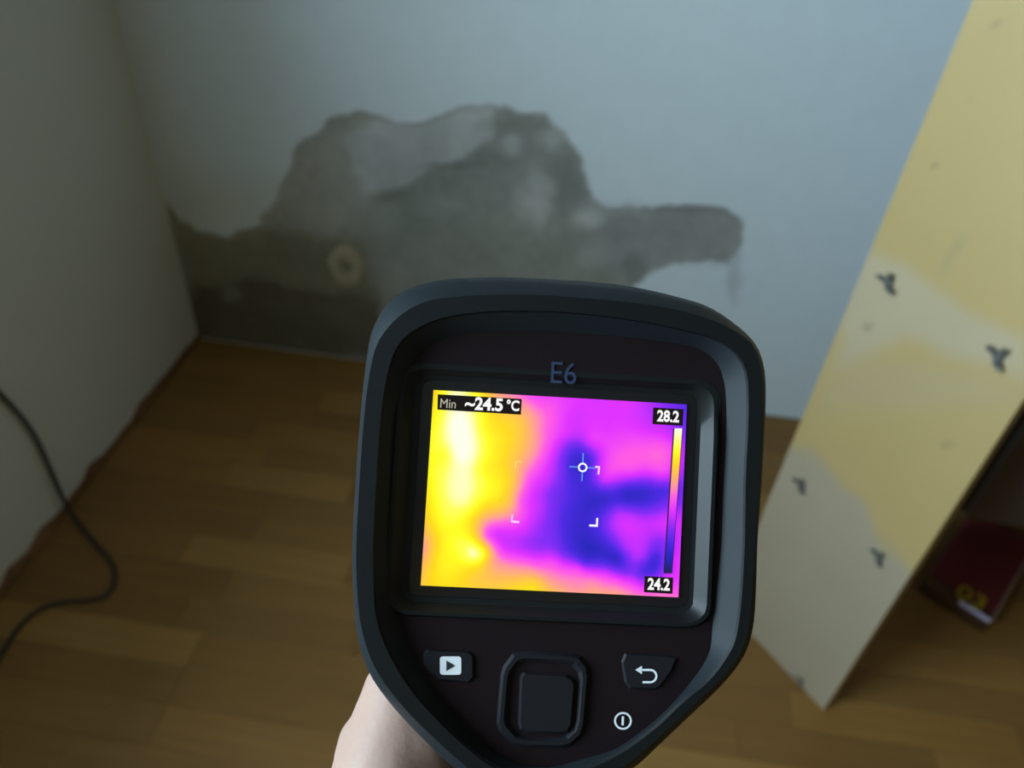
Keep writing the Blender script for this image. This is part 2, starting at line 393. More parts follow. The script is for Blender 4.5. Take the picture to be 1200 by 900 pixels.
# ------------------------------------------------------------------ dark cabinet added to deepen the shade behind the board
cb = empty('added_cabinet', (1.665, -.66, .40)); tag(cb, 'dark brown cabinet added low on the back wall to deepen the shade behind the yellow board', 'cabinet')
M_cab = mat('added_cabinet_dark_wood', (.050, .034, .030), .45, .4, noise=(5, (.07, .048, .044)), bump=(30, .1, .001))
CW, CD, CH = .70, .655, 1.3
bm = bmesh.new()
for b in ((0, .02, .0, CD, 0, CH), (CW - .02, CW, 0, CD, 0, CH), (.02, CW - .02, 0, CD, 0, .02), (.02, CW - .02, 0, CD, CH - .02, CH), (.02, CW - .02, CD - .012, CD, .02, CH - .02)): box(bm, *b)
from_bm('added_cabinet_carcass', bm, M_cab, cb)
for i in (0, 1):
    x0_ = .004 + i * (CW / 2 - .002); x1_ = x0_ + CW / 2 - .008
    bm = bmesh.new()
    for b in ((x0_, x0_ + .06, .004, CH - .004), (x1_ - .06, x1_, .004, CH - .004), (x0_ + .06, x1_ - .06, .004, .064), (x0_ + .06, x1_ - .06, CH - .064, CH - .004)): box(bm, b[0], b[1], -.022, -.001, b[2], b[3], .001)
    box(bm, x0_ + .06, x1_ - .06, -.014, -.004, .064, CH - .064)
    d_ = from_bm('added_cabinet_door', bm, M_cab, cb)
    bm = bmesh.new(); xk = x1_ - .03 if i == 0 else x0_ + .03
    cone(bm, (xk, -.022, .6), (xk, -.036, .6), .005, .005); cone(bm, (xk, -.034, .6), (xk, -.044, .6), .013, .010)
    from_bm('knob', bm, M_nut, d_, True)

# ------------------------------------------------------------------ black cord
pts = [Vector((.007, -1.45, 1.02)), Vector((.007, -1.15, .72)), hit(-60, 405, (.007, 0, 0), (1, 0, 0)), hit(0, 460, (.007, 0, 0), (1, 0, 0)), hit(38, 503, (.008, 0, 0), (1, 0, 0)), hit(58, 548, (.009, 0, 0), (1, 0, 0)), hit(76, 590, (.012, 0, 0), (1, 0, 0)),
       on_floor(92, 615, .006), on_floor(112, 638, .0055), on_floor(130, 658, .0055), on_floor(136, 677, .0055), on_floor(128, 697, .0055),
       on_floor(108, 704, .0055), on_floor(72, 705, .0055), on_floor(42, 715, .0055), on_floor(20, 736, .0055), on_floor(4, 762, .0055), on_floor(-20, 800, .0055), on_floor(-60, 850, .0055), Vector((.08, -1.5, .0055)), Vector((.14, -1.9, .0055)), Vector((.06, -2.4, .0055))]
cu = bpy.data.curves.new('cord', 'CURVE'); cu.dimensions = '3D'; cu.bevel_depth = .0044; cu.bevel_resolution = 3; cu.use_fill_caps = True
sp = cu.splines.new('NURBS'); sp.points.add(len(pts) - 1); sp.order_u = 3; sp.use_endpoint_u = True; sp.resolution_u = 6
for p, q in zip(sp.points, pts): p.co = (*q, 1)
tmp = bpy.data.objects.new('tmp', cu); C.objects.link(tmp); bpy.context.view_layer.update()
me = bpy.data.meshes.new_from_object(tmp.evaluated_get(bpy.context.evaluated_depsgraph_get())); bpy.data.objects.remove(tmp)
me.materials.clear()
o = link('power_cord', me, mat('black_rubber_cord', (.018, .016, .015), .5, .4, noise=(30, (.03, .027, .025))), smooth=True)
tag(o, 'thin black cord hanging down the left wall and looping over the parquet', 'cord')

# ------------------------------------------------------------------ clear pack with red card behind the board
a0 = on_floor(1151, 742); a1 = on_floor(1204, 650); al = (a1 - a0); al.normalize(); ac = Vector((al.y, -al.x, 0))
pk = empty('plastic_pack', mw=Matrix.Translation(a0) @ Matrix((ac, al, Vector((0, 0, 1)))).transposed().to_4x4())
tag(pk, 'clear plastic pack with red card and yellow figures lying behind the board', 'package')
PWd, PL, PHt = .135, .29, .045
bm = bmesh.new(); box(bm, .004 - PWd, -.004, .035, PL - .004, .004, .030, .003)
from_bm('red_card', bm, mat('red_card', (.28, .035, .04), .6, noise=(12, (.18, .03, .03))), pk)
bm = bmesh.new(); box(bm, .004 - PWd, -.004, .004, .034, .004, .026, .002)
from_bm('brown_card', bm, mat('brown_card', (.16, .085, .03), .6, noise=(20, (.10, .05, .03))), pk)
bm = bmesh.new(); box(bm, -PWd, 0, 0, PL, 0, PHt, .006)
for v_ in bm.verts:
    v_.co.z *= 1 - .35 * math.exp(-((v_.co.y - PL * .5) / .1) ** 2) * (v_.co.z > .02) * .3
from_bm('clear_sleeve', bm, mat('clear_plastic', (.95, .93, 1.0), .12, .5, trans=1, ior=1.25), pk)

M_edge = mat('lilac_highlight', (.62, .58, .85), .25, .6)  # lilac bar: highlight along the sleeve's near edge, put into its colour
bm = bmesh.new(); box(bm, -.062, -.002, -.002, .003, PHt - .010, PHt - .002, .001); from_bm('sleeve_edge_bar', bm, M_edge, pk)
bm = bmesh.new(); box(bm, -.0025, .002, .003, PL - .01, PHt - .006, PHt - .002, .001); from_bm('sleeve_edge_bar', bm, mat('dull_plastic_edge', (.30, .20, .16), .3), pk)

def text_mesh(s, size, name, m, parent, loc, rot=None, bold=0, ext=.00008, align='CENTER', sx=1, label=None):
    cu = bpy.data.curves.new('t', 'FONT'); cu.body = s; cu.size = size; cu.align_x = align; cu.align_y = 'CENTER'
    cu.offset = bold; cu.extrude = ext; cu.resolution_u = 4
    t = bpy.data.objects.new('t', cu); C.objects.link(t); bpy.context.view_layer.update()
    me = bpy.data.meshes.new_from_object(t.evaluated_get(bpy.context.evaluated_depsgraph_get())); bpy.data.objects.remove(t); me.materials.clear()
    for v_ in me.vertices: v_.co.x *= sx
    o = link(name, me, m, parent); o.location = loc
    if rot: o.rotation_euler = rot
    if label: o['label'] = label
    return o
M_yel = mat('yellow_print', (.62, .42, .02), .5)
text_mesh('03', .058, 'yellow_figures', M_yel, pk, (-.048, .034, .0302), bold=.001, ext=.0006)

# ------------------------------------------------------------------ thermal camera
t_cam = Vector((.010427, -.026062, -.182689))                 # Blender camera axes
u_c = Vector((.99896, -.05776, -.04278)).normalized(); v_c = Vector((.05865, .99468, -.06393)); v_c = (v_c - u_c * v_c.dot(u_c)).normalized(); n_c = u_c.cross(v_c)
Dl = Matrix((u_c, v_c, n_c)).transposed()
MW = (Matrix.Translation(CAM) @ R3.to_4x4()) @ (Matrix.Translation(t_cam) @ Dl.to_4x4())
dev = empty('thermal_camera', mw=MW)
tag(dev, 'black handheld thermal camera with a bright purple and yellow screen, held in front', 'thermal camera')
O = MW.translation; U3 = MW.to_3x3().col[0]; V3 = MW.to_3x3().col[1]; N3 = MW.to_3x3().col[2]
def dv(px, py, w=0.0):
    p = hit(px, py, O + N3 * w, N3) - O
    return Vector((p.dot(U3), p.dot(V3), w))

M_rub = mat('black_rubber', (.005, .006, .007), .5, .14, noise=(200, (.006, .007, .008)), bump=(900, .15, .0003))
M_pla = mat('black_plastic', (.0085, .0052, .0065), .5, .08, noise=(150, (.010, .0062, .0075)), bump=(1200, .1, .0002))
M_grey = mat('slate_plastic', (.010, .013, .016), .50, .12, noise=(150, (.012, .015, .018)))
M_lip = mat('dark_bezel', (.006, .007, .008), .42, .2)
M_key = mat('charcoal_keys', (.008, .008, .011), .5, .2)
M_print = mat('pale_print', (.55, .58, .62), .5, emit=(srgb(170, 175, 185), .12))

def cat(P, n=220):
    """closed Catmull-Rom through pixel points"""
    P = [Vector(p) for p in P]; out = []; m = len(P); per = max(2, n // m)
    for i in range(m):
        a, b, c, d = P[i - 1], P[i], P[(i + 1) % m], P[(i + 2) % m]
        for k in range(per):
            t = k / per
            out.append(.5 * ((2 * b) + (c - a) * t + (2 * a - 5 * b + 4 * c - d) * t * t + (3 * b - a - 3 * c + d) * t ** 3))
    return out
CX, CY = 655., 610.
NA = 160
def loop(P, w, sharp=False):
    """resample by angle round the centre and put on the device plane at height w"""
    S = [Vector(p) for p in P] if sharp else cat(P)
    res = []
    m = len(S)
    for k in range(NA):
        a = 2 * math.pi * k / NA; dx, dy = math.cos(a), math.sin(a); best = 0
        for i in range(m):
            p, q = S[i], S[(i + 1) % m]; ex, ey = q.x - p.x, q.y - p.y; den = dx * ey - dy * ex
            if abs(den) < 1e-9: continue
            px, py = p.x - CX, p.y - CY
            t = (px * ey - py * ex) / den; s = (px * dy - py * dx) / den
            if t > 0 and -1e-6 <= s <= 1 + 1e-6: best = max(best, t)
        res.append(dv(CX + dx * best, CY + dy * best, w))
    return res
A_out = [(414, 690), (413, 640), (417, 560), (423, 480), (431, 410), (440, 378), (458, 352), (485, 336), (520, 328), (570, 325), (620, 326), (680, 330), (740, 336),
         (790, 347), (829, 359), (862, 380), (886, 404), (896, 435), (897, 480), (893, 560), (888, 630), (886, 690), (883, 732), (875, 762), (861, 785), (840, 809), (806, 841), (765, 880), (742, 900),
         (690, 930), (645, 942), (600, 938), (560, 922), (530, 898), (500, 870), (462, 830), (432, 787), (418, 740)]
B_cre = [(419, 690), (418, 640), (422, 560), (428, 480), (437, 420), (449, 392), (472, 368), (502, 353), (540, 348), (580, 346), (630, 346), (685, 350), (740, 355),
         (790, 363), (829, 374), (860, 388), (882, 406), (891, 437), (892, 480), (889, 560), (884, 630), (881, 688), (877, 731), (869, 760), (856, 781), (835, 804), (801, 836), (759, 874), (735, 894),
         (690, 918), (645, 930), (600, 926), (565, 911), (537, 889), (507, 862), (469, 823), (439, 780), (424, 735)]
C_in = [(438, 690), (437, 640), (441, 560), (447, 480), (456, 430), (468, 402), (490, 384), (520, 372), (560, 366), (600, 364), (650, 365), (700, 369), (750, 376),
        (800, 386), (836, 396), (860, 410), (873, 430), (877, 455), (877, 500), (874, 560), (873, 630), (870, 690), (865, 735), (857, 762), (832, 797), (800, 824), (768, 854), (728, 883),
        (685, 903), (645, 914), (605, 911), (572, 896), (546, 876), (518, 850), (482, 810), (455, 765), (441, 725)]
D_fl = [(462, 690), (461, 640), (464, 560), (468, 490), (474, 445), (486, 420), (505, 404), (530, 394), (565, 389), (600, 388), (650, 389), (700, 392), (750, 397),
        (795, 403), (822, 410), (840, 425), (848, 445), (851, 470), (851, 510), (848, 570), (845, 640), (840, 690), (835, 735), (832, 762), (820, 785), (794, 818), (763, 848), (722, 877),
        (680, 890), (645, 899), (610, 896), (580, 882), (555, 862), (530, 836), (500, 795), (475, 750), (465, 715)]
def skin_loops(loops, cap_first=False, cap_last=False):
    v = [p for L in loops for p in L]; f = []; n = NA
    for j in range(len(loops) - 1):
        for i in range(n):
            a = j * n + i; b = j * n + (i + 1) % n
            f.append((a, b, b + n, a + n))
    if cap_first: f.append(tuple(range(n))[::-1])
    if cap_last: f.append(tuple((len(loops) - 1) * n + i for i in range(n)))
    return v, f
def scaled(L, s, w, c=None):
    c = c or Vector((.0, .018, 0)); return [Vector((c.x + (p.x - c.x) * s, c.y + (p.y - c.y) * s, w)) for p in L]
def device_mesh(name, v, f, m, parent, smooth=True, sharp_deg=32):
    me = bpy.data.meshes.new(name); me.from_pydata([tuple(p) for p in v], [], f); me.update()
    bm = bmesh.new(); bm.from_mesh(me); bmesh.ops.recalc_face_normals(bm, faces=bm.faces)
    for e in bm.edges:
        if len(e.link_faces) == 2 and e.calc_face_angle(0) > math.radians(sharp_deg): e.smooth = False
    bm.to_mesh(me); bm.free()
    return link(name, me, m, parent, smooth)
H0 = .0035                                   # rim crest above the screen
LA = loop(A_out, -.0045); LB = loop(B_cre, H0 - .0006); LC = loop(C_in, H0); LD = loop(D_fl, -.0010)
v, f = skin_loops([scaled(LA, .55, -.052), scaled(LA, .72, -.048), scaled(LA, .84, -.034), scaled(LA, .93, -.020), scaled(LA, .985, -.010), LA, loop([(a[0] * .7 + b[0] * .3, a[1] * .7 + b[1] * .3) for a, b in zip(A_out, B_cre)], 0.000), LB], cap_first=True)
device_mesh('housing', v, f, M_grey, dev)['label'] = 'dark grey outer shell behind the black rim'
v, f = skin_loops([LB, scaled(LB, 1.0, H0), LC, scaled(LC, .992, H0 - .0006)]); device_mesh('rim', v, f, M_rub, dev)
LC2 = scaled(LC, .992, H0 - .0006)
v, f = skin_loops([LC2, LD]); device_mesh('inner_slope', v, f, M_grey, dev)['label'] = 'slate grey sloping band inside the rim'
# front plate with a rounded rectangular screen well
def rrect(x0, y0, x1, y1, r, skew=None, n=6):
    out = []
    for cx, cy, a0 in ((x1 - r, y0 + r, -90), (x1 - r, y1 - r, 0), (x0 + r, y1 - r, 90), (x0 + r, y0 + r, 180)):
        for k in range(n + 1):
            a = math.radians(a0 + 90 * k / n); out.append((cx + r * math.cos(a), cy + r * math.sin(a)))
    return out
def scr(s, t):       # screen-normalised to pixels (s right, t down)
    tl, tr, br, bl = (508, 457), (805, 474), (795, 700), (493, 686)
    return ((tl[0] * (1 - s) + tr[0] * s) * (1 - t) + (bl[0] * (1 - s) + br[0] * s) * t, (tl[1] * (1 - s) + tr[1] * s) * (1 - t) + (bl[1] * (1 - s) + br[1] * s) * t)
W1 = [scr(*p) for p in rrect(-.125, -.115, 1.115, 1.135, .09)]
W2 = [scr(*p) for p in rrect(-.070, -.075, 1.062, 1.085, .07)]
W3 = [scr(*p) for p in rrect(-.045, -.050, 1.040, 1.055, .04)]
CX, CY = 650., 590.
SD = -.0010
L1 = loop(W1, SD, True); L2 = loop(W2, -.0012 + SD, True); L3 = loop(W3, -.0014 + SD, True)
CX, CY = 655., 610.
v, f = skin_loops([LD, loop([(p[0] * .97 + CX * .03, p[1] * .97 + CY * .03) for p in D_fl], SD - .0001)]); 
# plate: bridge LD ring to the well ring
CX, CY = 650., 590.
LDb = loop(cat(D_fl), SD, True)
v, f = skin_loops([LDb, L1]); device_mesh('front_plate', v, f, M_pla, dev)
# raised lip round the well: crest outside, bright bevel down to the glass
lipz = lambda p: .0001 + .0011 * float((1 - smoothstep(.014, .026, np.array(p.y))))  # fades out above the screen
W0 = [scr(*p) for p in rrect(-.150, -.135, 1.135, 1.160, .11)]
L0 = loop(W0, SD + .0001, True)
v, f = skin_loops([L0, [p + Vector((0, 0, lipz(p))) for p in loop([scr(*p) for p in rrect(-.135, -.122, 1.120, 1.145, .10)], SD, True)],
                   [p + Vector((0, 0, lipz(p))) for p in loop([scr(*p) for p in rrect(-.118, -.108, 1.105, 1.128, .09)], SD, True)], loop([scr(*p) for p in rrect(-.075, -.075, 1.058, 1.085, .06)], SD - .0012, True), L3])
device_mesh('screen_bezel', v, f, M_lip, dev, sharp_deg=25)
v, f = skin_loops([L3], False, True); v = [Vector((p.x, p.y, SD - .0016)) for p in v]
glass = device_mesh('screen_surround', v, f, mat('black_glass', (.006, .006, .008), .12, .5), dev, False)
CX, CY = 655., 610.

# the display: thermal picture held as vertex colours that emit
ctl = [(90,62,.80),(130,62,.95),(300,75,.64),(450,85,.47),(600,92,.42),(800,104,.41),(1000,112,.22),(1008,200,.26),(90,180,.88),(150,190,1.03),(170,300,1.02),(185,400,.95),(180,480,.93),(165,240,1.02),(100,300,.85),(60,450,.83),
 (50,300,.85),(250,200,.83),(250,350,.82),(330,250,.77),(400,200,.69),(450,200,.58),(480,250,.52),(520,250,.42),(430,300,.60),(400,370,.57),(350,400,.73),(350,480,.67),(300,450,.80),(385,470,.50),
 (430,400,.45),(480,400,.38),(460,500,.36),(500,450,.28),(545,285,.30),(590,272,.22),(600,340,.12),(650,320,.2),(540,350,.27),(620,420,.15),(580,450,.2),(640,480,.12),(560,550,.17),(620,600,.12),(660,650,.1),
 (740,690,.1),(500,600,.28),(450,560,.33),(400,580,.40),(700,465,.12),(780,450,.1),(850,440,.13),(930,430,.2),(930,460,.22),(750,510,.32),(700,395,.4),(690,350,.42),(800,370,.44),(920,380,.42),(860,310,.52),
 (930,290,.52),(760,260,.47),(700,200,.42),(860,200,.40),(600,170,.40),(560,215,.42),(650,250,.42),(1000,300,.35),(1000,600,.38),(980,790,.45),(720,560,.33),(800,540,.38),(870,560,.38),(800,620,.37),(765,650,.32),
 (905,620,.30),(892,690,.15),(880,730,.16),(850,680,.34),(810,700,.33),(935,700,.37),(940,560,.42),(260,600,.47),(300,600,.4),(350,620,.38),(400,640,.33),(320,660,.44),(250,560,.60),(225,585,.68),(350,530,.57),
 (300,540,.60),(150,560,.84),(80,560,.82),(210,670,.97),(165,672,.86),(250,672,.84),(80,680,.8),(25,650,.62),(60,760,.77),(150,770,.77),(200,720,.78),(265,700,.67),(330,705,.57),(400,705,.52),(500,705,.48),(600,725,.45),
 (700,745,.42),(800,775,.42),(900,790,.45),(300,760,.68),(400,785,.74),(435,778,.74),(415,740,.62),(500,780,.61),(600,800,.58),(700,800,.57),(800,820,.55),(460,745,.58),(650,765,.54),(740,775,.5),(450,660,.33),
 (550,680,.28),(620,705,.2),(770,735,.24),(840,745,.2),(220,520,.78),(250,480,.8),(110,120,.9),(560,180,.41),(500,120,.5),(420,140,.62),(350,150,.72)]
def crop_to_st(x, y):
    t = (y - 55 - (x - 63) * .0527) / 735; left = 63 - 51 * t; return ((x - left) / (949 + 14 * t), t)
ct = np.array([(*crop_to_st(a, b), c) for a, b, c in ctl])
SN, TN = 156, 118
S, Tt = np.meshgrid(np.linspace(0, 1, SN + 1), np.linspace(0, 1, TN + 1))
def tps(r2): return r2 * np.log(r2 + 1e-12)
cp = ct[:, :2] * np.array([1.31, 1.0]); nC = len(cp)
KM = tps(((cp[:, None] - cp[None]) ** 2).sum(-1)) + np.eye(nC) * 2e-3
PM = np.hstack([np.ones((nC, 1)), cp])
sol = np.linalg.solve(np.block([[KM, PM], [PM.T, np.zeros((3, 3))]]), np.concatenate([ct[:, 2], np.zeros(3)]))
val = np.full(S.shape, sol[nC]) + sol[nC + 1] * S * 1.31 + sol[nC + 2] * Tt
for i in range(nC): val = val + sol[i] * tps((S * 1.31 - cp[i, 0]) ** 2 + (Tt - cp[i, 1]) ** 2)
val = np.clip(val, .07, 1.02) + .006 * vnoise(S, Tt, 14, 4)
pal_x = [-.1, .0, .10, .2, .30, .42, .52, .60, .68, .76, .84, .90, 1.0]
pal_c = [(5, 5, 30), (10, 8, 90), (28, 16, 190), (70, 20, 225), (130, 25, 245), (225, 35, 255), (255, 85, 225), (255, 150, 150), (255, 185, 80), (255, 215, 0), (255, 252, 10), (255, 255, 90), (255, 252, 235)]
pal = np.array([srgb(*c)[:3] for c in pal_c])
def palette(v): return np.stack([np.interp(v, pal_x, pal[:, k]) for k in range(3)], -1)
SW = SD - .0012
def sp(s, t, w=0):
    return dv(*scr(s, t), SW + w)
q = [sp(0, 0), sp(1, 0), sp(1, 1), sp(0, 1)]
q = [np.array(a) for a in q]
SV = (q[0] * (1 - S)[..., None] + q[1] * S[..., None]) * (1 - Tt)[..., None] + (q[3] * (1 - S)[..., None] + q[2] * S[..., None]) * Tt[..., None]
si = np.arange((SN + 1) * (TN + 1)).reshape(TN + 1, SN + 1)
sf = np.stack([si[:-1, :-1], si[1:, :-1], si[1:, 1:], si[:-1, 1:]], -1).reshape(-1, 4).tolist()
Me = bpy.data.materials.new('lit_display'); Me.use_nodes = True; nt = Me.node_tree
b = nt.nodes['Principled BSDF']; a = nt.nodes.new('ShaderNodeAttribute'); a.attribute_name = 'Col'
b.inputs['Base Color'].default_value = (.01, .01, .01, 1); b.inputs['Roughness'].default_value = .2; b.inputs['Emission Strength'].default_value = 1.0
nt.links.new(a.outputs['Color'], b.inputs['Emission Color'])
screen = pyd('screen', SV.reshape(-1, 3), sf, Me, dev); set_col(screen.data, palette(val).reshape(-1, 3))
screen['label'] = 'lit screen showing a heat image of the damp patch'
M_lw = mat('lit_white', (0, 0, 0), .5, 0, emit=(srgb(250, 250, 250), 1)); M_ly = mat('lit_grey', (0, 0, 0), .5, 0, emit=(srgb(185, 185, 165), 1))
M_lb = mat('lit_black', (0, 0, 0), .5, 0, emit=(srgb(30, 26, 26), 1)); M_lc = mat('lit_cyan', (0, 0, 0), .5, 0, emit=(srgb(95, 150, 240), 1)); M_lp = mat('lit_pink', (0, 0, 0), .5, 0, emit=(srgb(255, 205, 255), 1))
zs_, ze = .00012, .00025
def flat(name, polys, m, w, parent, label=None):
    v = []; f = []
    for P in polys:
        k = len(v); v += [dv(x, y, SW + w) for x, y in P]; f.append(tuple(range(k, k + len(P))))
    bm = bmesh.new(); me = bpy.data.meshes.new(name); me.from_pydata([tuple(p) for p in v], [], f); me.update()
    bm.from_mesh(me)
    for fc in bm.faces:
        fc.normal_update()
        if fc.normal.z < 0: fc.normal_flip()
    bm.to_mesh(me); bm.free()
    o = link(name, me, m, parent)
    if label: o['label'] = label
    return o
flat('reading_box', [[(513, 462), (611.5, 467.5), (610.5, 486), (512.5, 480)]], M_lb, zs_, screen)
flat('reading_box', [[(765.5, 477.5), (801, 479.5), (800, 499), (764.5, 497)]], M_lb, zs_, screen)
flat('reading_box', [[(755.5, 675), (789, 677), (788, 696), (754.5, 694)]], M_lb, zs_, screen)
ang = math.atan2((474 - 457), (805 - 508)); ang_l = -ang + math.atan2(u_c.y, u_c.x) * 0
def stext(s, px, py, size, m, sx=1, bold=0, name='reading_text', rot=0):
    p = dv(px, py, SW + ze); o = text_mesh(s, size, name, m, screen, p, rot=(0, 0, rot), bold=bold, ext=.00001, sx=sx); return o
K = .183 / 900
stext('Min', 525, 473.5, 15.5 * K, M_ly, .86)
stext('~24.5', 567.5, 474.2, 20.5 * K, M_lw, .96, .7 * K)
stext('°C', 601, 476, 17 * K, M_lw, .85, .5 * K)
stext('28.2', 783, 488.5, 18.5 * K, M_lw, .84, .6 * K)
stext('24.2', 772, 685.5, 18.5 * K, M_lw, .84, .6 * K)
# colour scale
n = 24; v = []; cc = []
for i in range(n + 1):
    t = i / n; xa = 790.5 + (779 - 790.5) * t; xb = 799.5 + (787 - 799.5) * t; yv = 502 + (672 - 502) * t
    for x in (xa - 1.6, xa, xb, xb + .8):
        v.append(dv(x, yv, SW + .0002))
    c = palette(np.array([1 - t * 1.02]))[0]
    cc += [(.01, .005, .03), c, c, (.02, .005, .05)]
v2 = []; c2 = []; f = []
for i in range(n):
    for j in range(3):
        A = [i * 4 + j, (i + 1) * 4 + j, (i + 1) * 4 + j + 1, i * 4 + j + 1]; k = len(v2); v2 += [v[x] for x in A]
        c2 += [cc[x] for x in A] if j == 1 else [(.01, .005, .03)] * 4; f.append((k, k + 1, k + 2, k + 3))
o = pyd('colour_scale', v2, f, Me, screen); set_col(o.data, np.array(c2))
# crosshair and framing corners
ring = []
for i in range(24):
    a, b2 = 2 * math.pi * i / 24, 2 * math.pi * (i + 1) / 24
    ring.append([(682.8 + 5.6 * math.cos(a), 547.8 + 5.6 * math.sin(a)), (682.8 + 3.5 * math.cos(a), 547.8 + 3.5 * math.sin(a)), (682.8 + 3.5 * math.cos(b2), 547.8 + 3.5 * math.sin(b2)), (682.8 + 5.6 * math.cos(b2), 547.8 + 5.6 * math.sin(b2))])
flat('target_ring', ring, M_lw, ze, screen)
def bar(x0, y0, x1, y1, w):
    d = Vector((x1 - x0, y1 - y0)).normalized(); nn = Vector((-d.y, d.x)) * w / 2
    return [(x0 + nn.x, y0 + nn.y), (x1 + nn.x, y1 + nn.y), (x1 - nn.x, y1 - nn.y), (x0 - nn.x, y0 - nn.y)]
flat('crosshair', [bar(667, 546.8, 677, 547.3, 1.5), bar(688.5, 548, 698, 548.5, 1.5), bar(683.4, 531, 683, 542, 1.5), bar(682.4, 553.5, 681.8, 564, 1.5)], M_lc, ze, screen)
flat('corner_mark', [bar(697.5, 547, 703, 547.5, 2.2), bar(702.2, 547, 701.2, 556, 2.2)], M_lp, ze, screen)
flat('corner_mark', [bar(690.5, 615.8, 700.6, 616.2, 2.4), bar(700.0, 607, 699.4, 617, 2.2)], M_lw, ze, screen)
flat('corner_mark', [bar(600.4, 603.5, 599.6, 611.8, 2.0), bar(599, 611, 608.5, 611.8, 2.4)], M_lp, ze, screen)
flat('corner_mark', [bar(604, 541, 611, 541.4, 1.2), bar(604.4, 541, 603.8, 549, 1.2)], mat('lit_peach', (0, 0, 0), .5, 0, emit=(srgb(255, 225, 120), 1)), ze, screen)

# buttons
FP = SD
def key(P, w0, w1, inset, name, m, parent=dev, floor=None):
    """a key traced in the picture: foot P at w0, top P shrunk at w1"""
    cx = sum(p[0] for p in P) / len(P); cy = sum(p[1] for p in P) / len(P); k = len(P)
    Q = [(cx + (x - cx) * (1 - inset / max(1, abs(x - cx) + 1e-6) * (abs(x - cx) / math.hypot(x - cx, y - cy))), cy + (y - cy) * (1 - inset / max(1, abs(y - cy) + 1e-6) * (abs(y - cy) / math.hypot(x - cx, y - cy)))) for x, y in P]
    v = [dv(x, y, w0) for x, y in P] + [dv(x, y, w1) for x, y in Q]
    f = [(i, (i + 1) % k, k + (i + 1) % k, k + i) for i in range(k)] + [tuple(range(k, 2 * k))]
    return device_mesh(name, v, f, m, parent, True, 20)
def ring_key(P, w0, w1, width, inset_out, name, m, w_in=None):
    """raised ring: outer slope, crest, inner slope"""
    cx = sum(p[0] for p in P) / len(P); cy = sum(p[1] for p in P) / len(P)
    def off(d): 
        r = []
        for x, y in P:
            L = math.hypot(x - cx, y - cy); s = 1 - d / 50.; r.append((cx + (x - cx) * s, cy + (y - cy) * s))
        return r
    Ls = [(P, w0), (off(inset_out), w1), (off(width), w1), (off(width + inset_out * 1.3), w_in if w_in is not None else w0)]
    v = []; f = []; k = len(P)
    for Pq, w_ in Ls: v += [dv(x, y, w_) for x, y in Pq]
    for j in range(3):
        for i in range(k): a = j * k + i; b = j * k + (i + 1) % k; f.append((a, b, b + k, a + k))
    return device_mesh(name, v, f, m, dev, True, 20)
octo = [(609, 762), (671, 765), (681, 768), (690, 779), (692, 790), (687, 850), (683, 864), (671, 875), (660, 878), (610, 877), (598, 873), (584, 858), (581, 848), (586, 790), (589, 780), (600, 765)]
ring_key(octo, FP - .0002, FP + .0011, 8, 4, 'navigation_pad', M_key, FP - .0003)
key([(613, 786), (665, 789), (673, 794), (676, 800), (672, 852), (667, 860), (658, 862), (615, 860), (608, 856), (606, 848), (608, 796), (609, 790)], FP - .0003, FP + .0010, 5, 'centre_key', M_key)
pb = key([(500, 760), (552, 763), (557, 768), (557, 795), (552, 801), (515, 799), (503, 790), (495, 780), (495, 765)], FP - .0002, FP + .0007, 4, 'play_button', M_key)
bb = key([(731, 765), (782, 767), (795, 770), (790, 785), (776, 806), (768, 810), (737, 808), (731, 800), (727, 775)], FP - .0002, FP + .0007, 4, 'back_button', M_key)
SWs = SW
SW = FP + .00082
def rr(cx, cy, hx, hy, r): return rrect(cx - hx, cy - hy, cx + hx, cy + hy, r)
flat('play_symbol', [rr(528, 780, 12.5, 10.8, 3.5)], M_print, 0, pb)
flat('play_arrow', [[(523, 774), (533.5, 780.3), (523, 786.5)]], mat('dark_print', (.01, .012, .02), .5), .00008, pb)
arc = []
for i in range(10):
    a, b2 = -math.pi / 2 + math.pi * i / 10, -math.pi / 2 + math.pi * (i + 1) / 10; cx, cy = 762, 792.3
    arc.append([(cx + 8.4 * math.cos(a), cy + 8.4 * math.sin(a)), (cx + 6.0 * math.cos(a), cy + 6.0 * math.sin(a)), (cx + 6.0 * math.cos(b2), cy + 6.0 * math.sin(b2)), (cx + 8.4 * math.cos(b2), cy + 8.4 * math.sin(b2))])
flat('back_arrow', arc + [bar(750, 785.1, 762.2, 785.1, 2.4), bar(753, 799.5, 762.2, 799.5, 2.4), [(744.5, 785), (752.3, 780.2), (752.3, 790)]], M_print, 0, bb)
SW = FP + .0001
ring = []
for i in range(28):
    a, b2 = 2 * math.pi * i / 28, 2 * math.pi * (i + 1) / 28; cx, cy = 730, 844.8
    ring.append([(cx + 10.4 * math.cos(a), cy + 10.4 * math.sin(a)), (cx + 8.2 * math.cos(a), cy + 8.2 * math.sin(a)), (cx + 8.2 * math.cos(b2), cy + 8.2 * math.sin(b2)), (cx + 10.4 * math.cos(b2), cy + 10.4 * math.sin(b2))])
flat('power_symbol', ring + [bar(730, 839.5, 729.6, 850, 2.6)], M_print, 0, dev)
text_mesh('E6', 37 * K, 'printed_mark', mat('faint_blue_print', (.020, .032, .07), .6, .2), dev, dv(660, 438.5, SD + .00022), ext=.00004, sx=.92)
SW = SWs
